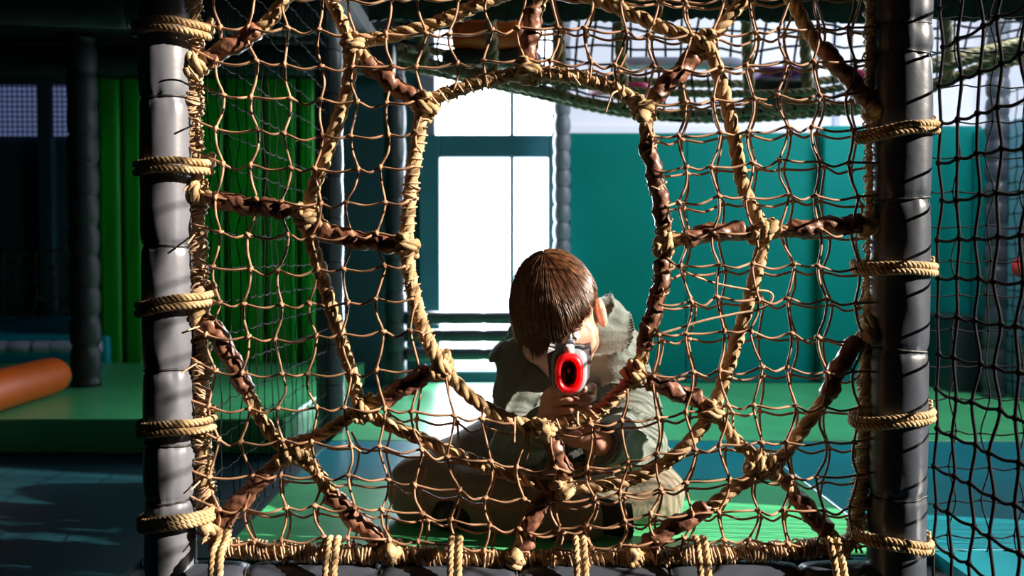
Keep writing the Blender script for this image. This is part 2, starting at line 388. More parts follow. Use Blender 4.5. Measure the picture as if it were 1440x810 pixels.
# ------------------------------------------------------------------ netting
def cord_obj(name, pts, r, m, root, k=6):
    t = MB(); tube(t, pts, r, k); return t.build(name, m, root)
def flat_net(name, label, o, u, v, nu, nv, su, sv, r, m, jit=.002, sag=.004, nrm=(0, 1, 0), k=5, knot=2.1):
    """square-mesh net: o + i*su*u + j*sv*v, every cord an object"""
    o, u, v, nrm = map(lambda a: np.array(a, float), (o, u, v, nrm))
    K = np.zeros((nu, nv, 3))
    for i in range(nu):
        for j in range(nv):
            zz = .09*su*(1 if (i+j) % 2 else -1)
            K[i, j] = o+u*(i*su+zz+RNG.normal(0, jit))+v*(j*sv+RNG.normal(0, jit)*.7)+nrm*RNG.normal(0, jit)
    root = empty(name, o); tag(root, label, 'net')
    for i in range(nu): cord_obj('cord', crom(K[i], sv/5), r, m, root, k)
    for j in range(nv):
        pts = []
        for i in range(nu):
            pts.append(K[i, j])
            if i < nu-1: pts.append((K[i, j]+K[i+1, j])/2-v*sag)
        cord_obj('cord', crom(pts, su/6), r, m, root, k)
    kb = MB()
    for i in range(nu):
        for j in range(nv): blob(kb, K[i, j], r*knot, 6)
    kb.build('knots', m, root, kind='stuff')
    return root
flat_net('side_net', 'black knotted net running forward from the dark right post', (XR+.058, D-.015, -.45), (0, -1, 0), (0, 0, 1), 17, 28, .064, .0625, .0027, M['black_cord'], nrm=(1, 0, 0))
flat_net('side_net', 'thin black net stretched sideways behind the right post before teal wall', (XR+.062, D+.06, -.02), (1, 0, 0), (0, 0, 1), 18, 22, .0575, .0595, .0014, M['black_cord'])
flat_net('side_net', 'dark net along the left edge of the green floor mat', (XL+.05, D+.06, .02), (0, 1, 0), (0, 0, 1), 20, 21, .0605, .0605, .0011, M['black_cord'], nrm=(1, 0, 0))
flat_net('side_net', 'fine dark net over pale blue panel beside the slate post', (1.80, 3.3, .02), (0, 1, 0), (0, 0, 1), 7, 21, .055, .055, .0022, M['black_cord'], nrm=(1, 0, 0), k=4)
flat_net('side_net', 'dark net hanging behind the black post above the cyan bench', (X(-40, 4.4), 4.4, .225), (1, 0, .12), (0, 0, 1), 8, 5, .075, .075, .004, M['rope_dull'], jit=.012, sag=.02, k=4)

# ---- the rope web -------------------------------------------------
CX, CY = 752, 335
def depth(x, y, off=0.):
    s = (abs((x-CX)/480)**2.5+abs((y-CY)/440)**2.5)**.4
    return D+.005+off-.036*min(max((1-s)/.60, 0), 1.05)
def Q(x, y, off=0.): return P(x, y, depth(x, y, off))
def QL(l, off=0.): return [Q(x, y, off) for x, y in l]
web = empty('rope_web', P(CX, 790, D)); tag(web, 'spider-web climbing frame of thick tan rope with brown taped spokes round a hole', 'rope web')
fz = MB()
def wrope(name, px, r=.0125, closed=False, off=0., ph=0., dens=700, par=None):
    mb = MB(); p = rope(mb, QL(px, off), r, closed, ph=ph); o = mb.build(name, M['rope'], par or web)
    fuzz(fz, p, r, dens); return o, p
inner = [(598, 148), (588, 200), (578, 262), (572, 345), (580, 405), (597, 468), (622, 515), (662, 558), (712, 588), (766, 603), (812, 594), (852, 569),
         (893, 525), (912, 462), (930, 400), (935, 342), (926, 268), (911, 205), (904, 152), (868, 128), (810, 108), (742, 103), (690, 112), (645, 126)]
middle = [(500, 65), (488, 130), (460, 215), (432, 302), (452, 385), (474, 460), (496, 530), (512, 576), (580, 612), (690, 658), (790, 684), (880, 676), (950, 640), (1001, 576),
          (1032, 490), (1058, 405), (1072, 326), (1046, 265), (1030, 180), (1012, 110), (992, 64), (930, 38), (850, 4), (765, -22), (700, -4), (610, 34), (545, 52)]
ro, rip = wrope('inner_ring', inner, .0115, True, 0)
rm, rmp = wrope('middle_ring', middle, .0118, True, .004)
outer = {
 'll': [(279, 436), (312, 480), (345, 545), (376, 602), (405, 636), (440, 658), (470, 700), (510, 738), (552, 776)],
 'lr': [(1226, 462), (1190, 500), (1164, 555), (1128, 605), (1088, 656), (1040, 682), (985, 722), (930, 750), (892, 782)],
 'ul': [(276, 92), (330, 62), (372, 36), (398, 2), (440, -52), (500, -95), (548, -112)],
 'ur': [(1237, 162), (1200, 118), (1160, 76), (1132, 36), (1116, 4), (1075, -55), (1000, -95), (950, -112)]}
for kx, pts in outer.items(): wrope('outer_ring_segment', pts, .0118)
spokes = {
 't': [(745, -112), (748, -60), (765, -20), (750, 30), (743, 70), (740, 103)],
 'tl': [(400, -112), (440, -50), (468, 6), (500, 64), (545, 112), (598, 148)],
 'l': [(268, 268), (330, 286), (385, 292), (432, 302), (470, 330), (520, 338), (572, 345)],
 'bl': [(292, 750), (340, 702), (404, 637), (460, 606), (512, 574), (560, 548), (622, 514)],
 'b': [(726, 788), (738, 745), (762, 705), (792, 684), (785, 645), (768, 604)],
 'br': [(1190, 775), (1140, 722), (1085, 655), (1040, 625), (1001, 576), (950, 550), (893, 525)],
 'r': [(1228, 314), (1165, 318), (1110, 324), (1072, 328), (1010, 326), (960, 336), (932, 342)],
 'tr': [(1110, -112), (1080, -50), (1042, 4), (992, 64), (955, 102), (928, 130), (904, 152)]}
spo = {}
for kx, pts in spokes.items(): spo[kx], _ = wrope('spoke', pts, .0112, off=-.002)
# brown taped sleeves, wound like a spiral bandage
def sleeve(px, r=.0152, par=None, off=-.002):
    p = crom(QL(px, off), .0035); m = len(p); k = 20; s = slen(p); th = np.arange(k)*2*math.pi/k
    a = th[None]-(s/.055*2*math.pi)[:, None]
    f = 1+.13*np.cos(a)+.06*np.cos(3*a+s[:, None]*40)+.05*np.sin(5*th[None]+s[:, None]*210)+.05*np.sin(s[:, None]*130+2*np.cos(th)[None])+.03*np.sin(9*th[None]-s[:, None]*330)
    e = np.clip(np.minimum(s, s[-1]-s)/.008, .55, 1)
    mb = MB(); tube(mb, p, r*e, k, True, f); return mb.build('taped_sleeve', M['tape'], par or web)
for kx, pts in [('t', [(752, 8), (748, 40), (741, 88)]), ('tl', [(512, 84), (545, 112), (588, 145)]), ('l', [(296, 278), (340, 288), (412, 296)]), ('l', [(448, 322), (490, 335), (560, 344)]),
                ('bl', [(306, 738), (340, 702), (382, 660)]), ('bl', [(532, 565), (568, 545), (610, 520)]), ('b', [(736, 774), (744, 738), (768, 696)]), ('b', [(796, 676), (786, 645), (772, 616)]),
                ('br', [(1166, 752), (1140, 722), (1112, 692)]), ('br', [(988, 564), (950, 550), (906, 532)]), ('r', [(1216, 315), (1165, 318), (1104, 325)]), ('r', [(1050, 326), (1010, 326), (956, 337)]),
                ('tr', [(980, 76), (955, 102), (914, 142)])]:
    sleeve(pts, par=spo[kx])
sleeve([(288, 446), (312, 480), (350, 555)]); sleeve([(462, 690), (498, 730), (540, 765)]); sleeve([(1212, 478), (1188, 502), (1160, 562)])
sleeve([(1000, 712), (940, 745), (905, 770)]); sleeve([(284, 88), (330, 62), (368, 40)]); sleeve([(1228, 152), (1195, 112), (1150, 62)])
sleeve([(908, 195), (926, 268), (934, 325)], .0135, ro); sleeve([(933, 360), (929, 402), (912, 462), (902, 495)], .0135, ro)
# knots where the ropes cross: coils of rope round the crossing
def knot(c, px_dir, R=.0150, r=.0092, turns=1.7, off=-.003, name='knot'):
    c0 = Q(*c, off); a = Q(c[0]+px_dir[0], c[1]+px_dir[1], off)-c0; a /= np.linalg.norm(a)
    L = turns*r*1.75; line = np.array([c0-a*L/2, c0, c0+a*L/2])
    p = crom(line, .0015); t, n, b = frames(p); s = slen(p); an = s/(r*1.75)*2*math.pi
    h = p+R*(np.cos(an)[:, None]*n+np.sin(an)[:, None]*b); h = h+RNG.normal(0, .0006, h.shape)
    mb = MB(); pp = rope(mb, crom(h, .003), r, smooth=False, k=6); mb.build(name, M['rope'], web); fuzz(fz, pp, r, 400)
for c, dr in [((598, 150), (-1, 2)), ((572, 345), (0, 1)), ((620, 512), (1, -.6)), ((766, 603), (0, 1)), ((893, 526), (-1, 1.2)), ((934, 342), (1, 0)), ((905, 152), (.2, 1)), ((742, 100), (0, 1)),
              ((500, 66), (.3, 1)), ((432, 302), (.4, 1)), ((512, 575), (1, -.5)), ((793, 686), (.4, 1)), ((1001, 578), (-.2, 1)), ((1070, 326), (1, .1)), ((990, 64), (-1, .8)),
              ((405, 636), (1, -.55)), ((1084, 656), (1, .15)), ((1064, 650), (1, .2)), ((420, 632), (1, -.5)), ((1078, 322), (.7, 1)), ((436, 310), (.5, 1))]:
    knot(c, dr)
for c, dr in [((296, 744), (1, -1)), ((552, 774), (1, .9)), ((726, 786), (0, 1)), ((890, 784), (-1, .7)), ((1182, 768), (1, 1)), ((1226, 462), (1, -.6)), ((1232, 158), (1, 1)), ((278, 438), (1, 1)), ((272, 268), (1, .2)), ((1222, 315), (1, 0)), ((274, 92), (1, -.6))]:
    knot(c, dr, .0150, .0095, 1.25, -.004)
# cut rope ends: tufted stubs
def stub(c, dr, L=.03, r=.0105):
    a = Q(*c, -.012); dv = Q(c[0]+dr[0], c[1]+dr[1], -.014)-a; dv /= np.linalg.norm(dv)
    mb = MB(); p = crom([a-dv*.004, a+dv*L*.5, a+dv*L], .0015); sl_ = slen(p); k_ = 18; th_ = np.arange(k_)*2*math.pi/k_
    prof = np.sqrt(np.clip(1-(np.clip((sl_/sl_[-1]-.45)/.58, -.2, 1))**2, .02, 1))
    tube(mb, p, r*1.1*prof, k_, True, 1+.10*np.cos(3*th_[None]-(sl_*120)[:, None])+.03*np.cos(9*th_[None]-(sl_*200)[:, None])); mb.build('rope_end', M['rope'], web); fuzz(fz, p, r, 3500, .006)
for c, dr in [((766, 610), (0, -1)), ((292, 738), (-.5, 1)), ((548, 770), (.3, 1)), ((726, 778), (-.2, 1)), ((892, 776), (-.3, 1)), ((1228, 150), (.6, 1)), ((798, 690), (-.5, .8)), ((1218, 470), (1, .5)), ((905, 160), (-.4, 1))]:
    stub(c, dr, .022)
# twine bound round the inner ring
def twine(px, R, pitch, r=.0016, off=0., ph=0., par=None, closed=False, jit=.6):
    h = helix(QL(px, off), R, pitch, ph, jit); mb = MB(); tube(mb, h, r, 5); return mb.build('twine_binding', M['twine'], par or web)
twine(inner[0:7], .0135, .013, par=ro); twine(inner[9:13], .0135, .015, par=ro, ph=2); twine(inner[18:24]+inner[:1], .0135, .015, par=ro, ph=1)
twine(inner[13:18], .0150, .034, par=ro, ph=1, jit=1.2)
for i in (2, 3, 5, 10, 13, 14, 16):                              # tight bundles
    a, b = np.array(inner[i]), np.array(inner[i+1]); twine([tuple(a), tuple(a+(b-a)*.2)], .0155, .004, .002, par=ro)
for k_, i in enumerate((1, 4, 5, 8, 12, 14, 19, 20, 22)):       # loose twine tails
    a = Q(*inner[i], -.012); mb = MB()
    tube(mb, crom([a, a+RNG.normal(0, .008, 3)+[0, -.006, -.006], a+RNG.normal(0, .012, 3)+[0, -.006, -.018]], .003), .0016, 5); mb.build('twine_tail', M['twine'], web)
# border ropes bound with twine
lb = [(266, -112), (268, 0), (272, 90), (271, 180), (277, 270), (277, 350), (280, 436), (284, 520), (282, 600), (288, 680), (293, 758)]
rb = [(1228, -112), (1229, 0), (1228, 120), (1229, 240), (1228, 370), (1222, 470), (1218, 560), (1214, 660), (1200, 758)]
bb = [(296, 768), (400, 776), (520, 780), (640, 784), (760, 788), (880, 786), (1000, 780), (1100, 774), (1190, 768)]
tb = [(266, -112), (500, -114), (750, -114), (1000, -114), (1228, -112)]
for nm_, px, rr_ in (('border_rope', lb, .0125), ('border_rope', rb, .0125), ('border_rope', bb, .0125), ('border_rope', tb, .0125)):
    o, p = wrope(nm_, px, rr_, off=.010 if px is lb or px is rb else -.004, dens=1500)
    for q in range(3):
        h = helix(p[::6], .0145+.0015*q, .016+.009*q, q*2., 1.5); tt = MB(); tube(tt, h, .0017, 5); tt.build('twine_binding', M['twine'], o)
# messy loops and bundles of twine on the left border
for q in range(34):
    y = -20+q*23+RNG.normal(0, 6); x = np.interp(y, [p_[1] for p_ in lb], [p_[0] for p_ in lb])
    c = P(x, y, D+.006); mb = MB(); R = .012+.007*RNG.random(); n_ = 3+RNG.integers(0, 3)
    th = np.linspace(0, 2*math.pi*n_, 16*n_); tilt = RNG.normal(0, .5)
    pts = c+np.stack([R*np.cos(th), R*np.sin(th)*1.0, (th/(2*math.pi)-n_/2)*.0038+tilt*R*np.cos(th)+.004*np.sin(th*1.5)], 1)+RNG.normal(0, .0008, (len(th), 3))
    tube(mb, pts, .0018, 5)
    mb.build('twine_bundle', M['twine' if q % 3 else 'rope'], web)
    if q % 3 == 0:
        mb = MB(); a = c+[0, -.016, 0]; tube(mb, crom([a, a+RNG.normal(0, .01, 3), a+RNG.normal(0, .02, 3)], .003), .0016, 5); mb.build('twine_tail', M['twine'], web)
for q in range(26):
    x = 320+q*34+RNG.normal(0, 8); y = np.interp(x, [p_[0] for p_ in bb], [p_[1] for p_ in bb]); c = P(x, y, D-.002)
    n_ = 2+RNG.integers(0, 3); th = np.linspace(0, 2*math.pi*n_, 14*n_); R = .0155
    pts = c+np.stack([(th/(2*math.pi)-n_/2)*.006+.003*np.cos(th+q), R*np.cos(th), R*np.sin(th)], 1)+RNG.normal(0, .0006, (len(th), 3))
    mb = MB(); tube(mb, pts, .0019, 5); mb.build('twine_bundle', M['twine'], web)
# lashings round the posts
def lash(cx, y0, y1, a, b, sx, turns=2, r=.0062, slope=0., gap=.0105):
    z0 = Z(y0, D); mb = MB(); th = np.linspace(0, 2*math.pi*turns, 60*turns)
    z = z0-(th/(2*math.pi))*gap+slope*np.cos(th)*a
    pts = np.stack([cx+sx+a*np.cos(th), D-.002+b*np.sin(th), z+.0015*np.sin(th*3)], 1)
    p = rope(mb, pts, r, smooth=True, k=6, pitch=.022); mb.build('lashing', M['rope'], web); fuzz(fz, p, r, 500, .004)
for y0, sl in ((30, .0), (222, .07), (412, .20), (582, .12), (716, .16)): lash(XL, y0, y0, .0605, .0495, .014, slope=sl, turns=3 if y0 > 700 else 2, gap=.0065 if y0 > 700 else .0135)
for y0, sl in ((176, .16), (366, .02), (574, .14), (744, -.14)): lash(XR, y0, y0, .064, .055, -.011, slope=sl)
# rope loops tying the bottom border to the beam
for x in (312, 468, 640, 815, 985, 1172):
    for dx in (-5, 6):
        a = P(x+dx, 752+(10 if x > 400 else -10), D-.018); mb = MB()
        pts = [a+[0, .02, -.0], a, a+[0, -.03, -.035], a+[0, -.038, -.07], a+[0, -.03, -.11]]
        pts[1] = P(x+dx, 762, D-.026); p = rope(mb, pts, .0062, k=6, pitch=.03); mb.build('beam_tie', M['rope'], web)
fz.build('fibres', M['fibre'], web, smooth=False, kind='stuff')
# loose bright cord looping across the right of the net
mb = MB(); tube(mb, crom(QL([(935, 360), (965, 383), (1005, 398), (1050, 407), (1080, 410), (1086, 420), (1070, 434), (1030, 442), (985, 452), (940, 466), (905, 474)], -.012), .004), .0022, 6)
mb.build('loose_cord', M['twine'], web)

# ---- the fine knotted net, two layers -----------------------------
poly = rip; pol2 = []
ring2 = crom([(x, y) for x, y in inner], 4, True)
def inside(x, y):
    n = len(ring2)-1; xs, ys = ring2[:, 0], ring2[:, 1]
    a = (ys[:-1] > y) != (ys[1:] > y)
    xi = (xs[1:]-xs[:-1])*(y-ys[:-1])/(ys[1:]-ys[:-1]+1e-9)+xs[:-1]
    return np.sum(a & (x < xi)) % 2 == 1
def cord_net(label, off, dx, dy, keep, m, amp=1., seed=1):
    rg = np.random.default_rng(seed)
    root = empty('cord_net', P(CX, 790, D)); tag(root, label, 'net')
    xs = np.arange(304, 1224, 47.2)+dx; ys = np.arange(-100, 774, 47.6)+dy
    K = np.zeros((len(xs), len(ys), 2))
    for i, x in enumerate(xs):
        for j, y in enumerate(ys):
            zz = 5.*(1 if (i+j) % 2 else -1)
            px = x+zz+rg.normal(0, 1.8*amp)+6*math.sin(y/120+i*.2); py = y+rg.normal(0, 1.5*amp)+5*math.sin(x/70+y/200)
            if y > 480:                                          # the net hangs down below the hole
                py += min((y-480)/120, 1)*38*math.exp(-((x-770)/260)**2)*max(0, min(1, (800-y)/120))
            K[i, j] = px, py
    kn = MB()
    def emit(pts):
        p = crom(pts, 5.0); run = []
        for q in p:
            ok = (not inside(q[0], q[1])) and 262 < q[0] < 1236 and -114 < q[1] < 778 and keep(q[0], q[1])
            if ok: run.append(q)
            if (not ok) and run:
                if len(run) > 3: put(run)
                run = []
        if len(run) > 3: put(run)
    def put(run): cord_obj('cord', np.array([Q(x, y, off+z) for x, y, z in run]), .0022, m, root, 6)
    for i in range(len(xs)):
        pts = []
        for j in range(len(ys)):
            sg = 1 if (i+j) % 2 else -1
            pts.append((*K[i, j], 0))
            if j < len(ys)-1: c = (K[i, j]+K[i, j+1])/2; pts.append((c[0]+sg*2.5+rg.normal(0, 1.5*amp), c[1], rg.normal(0, .004)))
        emit([(pts[0][0], -113, 0)]+pts+[(pts[-1][0]+rg.normal(0, 5), 782, 0)])
    for j in range(len(ys)):
        pts = []
        for i in range(len(xs)):
            pts.append((*K[i, j], -.002))
            if i < len(xs)-1: c = (K[i, j]+K[i+1, j])/2; pts.append((c[0], c[1]+5+rg.normal(0, 2*amp), -.006+rg.normal(0, .005)))
        emit([(266, pts[0][1]-16+rg.normal(0, 5), 0)]+pts+[(1232, pts[-1][1]-4+rg.normal(0, 5), 0)])
    for i in range(len(xs)):
        for j in range(len(ys)):
            x, y = K[i, j]
            if inside(x, y) or y > 775 or y < -110 or not keep(x, y): continue
            c = Q(x, y, off-.0015); blob(kn, c, .0051, 7, (1, .9, .9)); tq = np.linspace(0, 6.6, 12); an = rg.random()*3.14
            tube(kn, c+np.stack([.0036*np.cos(tq)*math.cos(an), -.0006+.0036*np.sin(tq), .0036*np.cos(tq)*math.sin(an)+.0008*np.sin(tq*2)], 1), .0026, 6)
    kn.build('knots', m, root, kind='stuff')
cord_net('brown cord net knotted in squares across the front of the rope web', -.014, 0, 0, lambda x, y: True, M['cord'], 1., 1)
cord_net('second brown cord net lying just behind the first, in the web', .020, 5, 8, lambda x, y: x > 752 or ((y-750) > -(x-292)*.715 and y > 300), M['cord'], .8, 5)

# ------------------------------------------------------------------ rope bridge hanging behind the web
BD = 2.7
br = empty('rope_bridge', P(900, 150, BD)); tag(br, 'sagging rope bridge with olive ropes and black netting under the tarp', 'rope bridge')
def brope(name, l, r, m='rope_dull'):
    mb = MB(); rope(mb, [P(x, y, d) for x, y, d in l], r, step=.008, k=6); mb.build(name, M[m], br)
brope('deck_rope', [(560, 76, 2.62), (660, 106, 2.64), (760, 128, 2.66), (840, 146, 2.68), (930, 160, 2.7), (1040, 158, 2.7), (1140, 150, 2.7), (1250, 142, 2.7), (1350, 106, 2.66), (1450, 66, 2.6), (1530, 40, 2.6)], .014)
brope('deck_rope', [(560, 90, 2.9), (660, 112, 2.9), (760, 134, 2.9), (860, 156, 2.9), (960, 166, 2.9), (1060, 166, 2.9), (1160, 158, 2.9), (1250, 150, 2.9), (1340, 112, 2.85), (1450, 80, 2.8), (1530, 60, 2.8)], .014)
brope('hand_rope', [(560, 66, 3.0), (700, 84, 3.0), (800, 104, 3.0), (900, 114, 3.0), (1000, 118, 3.0), (1120, 116, 3.0), (1240, 104, 3.0), (1340, 80, 3.0), (1450, 56, 3.0), (1530, 45, 3)], .013)
brope('hand_rope', [(560, 80, 2.65), (700, 104, 2.65), (820, 120, 2.65), (930, 130, 2.65), (1040, 132, 2.65), (1150, 128, 2.65), (1240, 112, 2.65), (1340, 92, 2.62), (1450, 58, 2.6)], .011)
for x, y0, y1, d in ((592, 20, 92, 2.62), (690, 20, 112, 2.64), (785, 24, 128, 2.66), (872, 26, 150, 2.68), (958, 118, 158, 2.7), (1050, 28, 156, 2.7), (1132, 44, 148, 2.7), (1330, 20, 112, 2.66), (905, 150, 160, 2.69)):
    brope('hanging_rope', [(x, y0, d), (x+2, (y0+y1)/2, d), (x+5, y1, d)], .017 if y0 < 60 else .013)
bf = lambda x: float(np.interp(x, [430, 560, 660, 760, 840, 930, 1040, 1140, 1250, 1350, 1450, 1530], [40, 76, 106, 128, 146, 160, 158, 150, 142, 106, 66, 40]))
# black netting: floor between the deck ropes, far side above
for i in range(40):
    x = 565+i*24; yy = bf(x)
    cord_obj('net_cord', crom([P(x, yy, 2.66), P(x+4, yy+6, 2.78), P(x+8, yy+6, 2.9)], .03), .004, M['black_cord'], br, 4)
    cord_obj('net_cord', crom([P(x+8, yy+6, 2.9), P(x+4, (yy+40)/2, 3.0)+RNG.normal(0, .008, 3), P(x+10, 26, 3.02)], .03), .004, M['black_cord'], br, 4)
for j in range(5):
    cord_obj('net_cord', crom([P(x, bf(x)+2+j, 2.70+j*.04)+RNG.normal(0, .004, 3) for x in range(560, 1530, 30)], .03), .004, M['black_cord'], br, 4)
for j in range(5):
    cord_obj('net_cord', crom([P(x, 30+(bf(x)-30)*(j+.5)/5, 3.02)+RNG.normal(0, .006, 3) for x in range(560, 1530, 30)], .03), .004, M['black_cord'], br, 4)
def cushion(name, label, x0, x1, y0, y1, d, dep, m, cat='cushion'):
    a = P(x0, y1, d); b = P(x1, y0, d); n = 14; v = []; f = []
    c = (a+b)/2; h = (b-a)/2
    for i in range(n+1):
        ph = math.pi*i/n
        for j in range(24):
            th = 2*math.pi*j/24; e = .45; sp = lambda q: math.copysign(abs(q)**e, q)
            v.append((c[0]+h[0]*sp(math.sin(ph))*sp(math.cos(th)), c[1]+dep/2*sp(math.sin(ph))*sp(math.sin(th)), c[2]+h[2]*sp(math.cos(ph))*(1+.12*math.sin(th*3+i))))
    o = mesh(name, v, tfaces(n+1, 24), m, origin=(c[0], c[1], c[2]-h[2])); return tag(o, label, cat)
cushion('foam_block', 'orange foam block lying on the rope bridge', 636, 742, 36, 74, 2.76, .2, M['orange'], 'foam block')
cushion('foam_block', 'dark grey foam slab under the orange foam block', 622, 762, 75, 104, 2.80, .2, M['vinyl_dark'], 'foam block')
cushion('foam_block', 'purple foam pad on the rope bridge', 1060, 1128, 98, 111, 2.84, .15, M['purple'], 'foam block')
cushion('foam_block', 'dark foam slab under the purple pad on the bridge', 1050, 1140, 114, 148, 2.79, .15, M['vinyl_dark'], 'foam block')
cushion('foam_block', 'small pink foam pad at the bridge end beside the right post', 1194, 1216, 100, 116, 2.82, .1, M['pink'], 'foam block')
cushion('foam_block', 'long pink foam strip in the sagging middle of the bridge', 826, 912, 118, 131, 2.8, .1, M['pink'], 'foam block')
cushion('foam_block', 'long lilac foam roll behind the black netting of the bridge', 860, 1050, 82, 96, 2.95, .06, M['lilac'], 'foam block')

# ------------------------------------------------------------------ things at the sides
a = P(-80, 575, 2.40); b = P(84, 545, 3.06); a[2] = .094+.058; b[2] = .094+.058
ax = b-a; L = np.linalg.norm(ax); t_ = np.linspace(0, 1, 30)
rr = .058*np.clip(1-np.abs(np.clip((t_-.5)*2, -1, 1))**14, .0, 1)**.5+.0005
mb = MB(); tube(mb, a+ax*t_[:, None], rr, 28); tag(mb.build('foam_roll', M['orange'], origin=(a[0], a[1], .094)), 'orange foam roll lying on the thick green mat', 'foam roll')
tag(boxobj('bench_cushion', -3.4, X(150, 3.95), 3.96, 5.3, .001, .20, M['cyan'], bev=.02), 'cyan vinyl bench cushion behind the lilac segmented tube', 'bench cushion')
post('padded_rail', 'lilac segmented padded tube along the cyan bench', (-3.0, 3.88, .16), (X(140, 3.88), 3.88, .16), .026, list(np.arange(.05, 1.2, .085)), M['lilac'], 'rail', seg=16, bul=.08, step=.01, tr=.0015)
mb = MB(); blob(mb, (0, 0, 0), .05, 16); 
def sphere(mb, c, r, n=14, k=20, sq=(1, 1, 1)):
    ph = np.linspace(0, math.pi, n+1)[:, None]; th = np.arange(k)[None]*2*math.pi/k
    v = np.stack([np.sin(ph)*np.cos(th), np.sin(ph)*np.sin(th), np.cos(ph)*np.ones_like(th)], -1).reshape(-1, 3)
    mb.add(v*np.array(sq)*r+np.array(c), tfaces(n+1, k))
c = P(1439, 376, 3.42)
rbn = empty('wall_knob', (1.86, 3.42, c[2])); tag(rbn, 'red round knob on the pale blue panel', 'knob')
mb = MB(); sphere(mb, (c[0], 3.42, c[2]), .038); mb.build('ball', M['red'], rbn)
mb = MB(); tube(mb, [(c[0], 3.42, c[2]), (1.862, 3.42, c[2])], .012, 12); mb.build('stem', M['lilac'], rbn)
# dark wedge-shaped foam step by the side wall
d0 = 3.62; x0, x1 = X(1338, d0), X(1390, d0)
v = [(x0, d0, .015), (x1, d0, .015), (x1, d0+.3, .015), (x0, d0+.3, .015), (x0, d0, Z(452, d0)), (x1, d0, Z(458, d0)), (x1, d0+.3, Z(458, d0)), (x0, d0+.3, Z(452, d0))]
fs = empty('foam_step', (x0, d0, .015)); tag(fs, 'black foam step beside the slate post at the cyan wall', 'foam step')
mesh('body', v, [(0, 3, 2, 1), (4, 5, 6, 7), (0, 1, 5, 4), (1, 2, 6, 5), (2, 3, 7, 6), (3, 0, 4, 7)], M['vinyl_dark'], fs, smooth=False)
boxobj('top_pad', x0-.006, x1+.006, d0-.006, d0+.3, Z(452, d0)+.001, Z(452, d0)+.018, M['vinyl_dark'], fs, bev=.004)

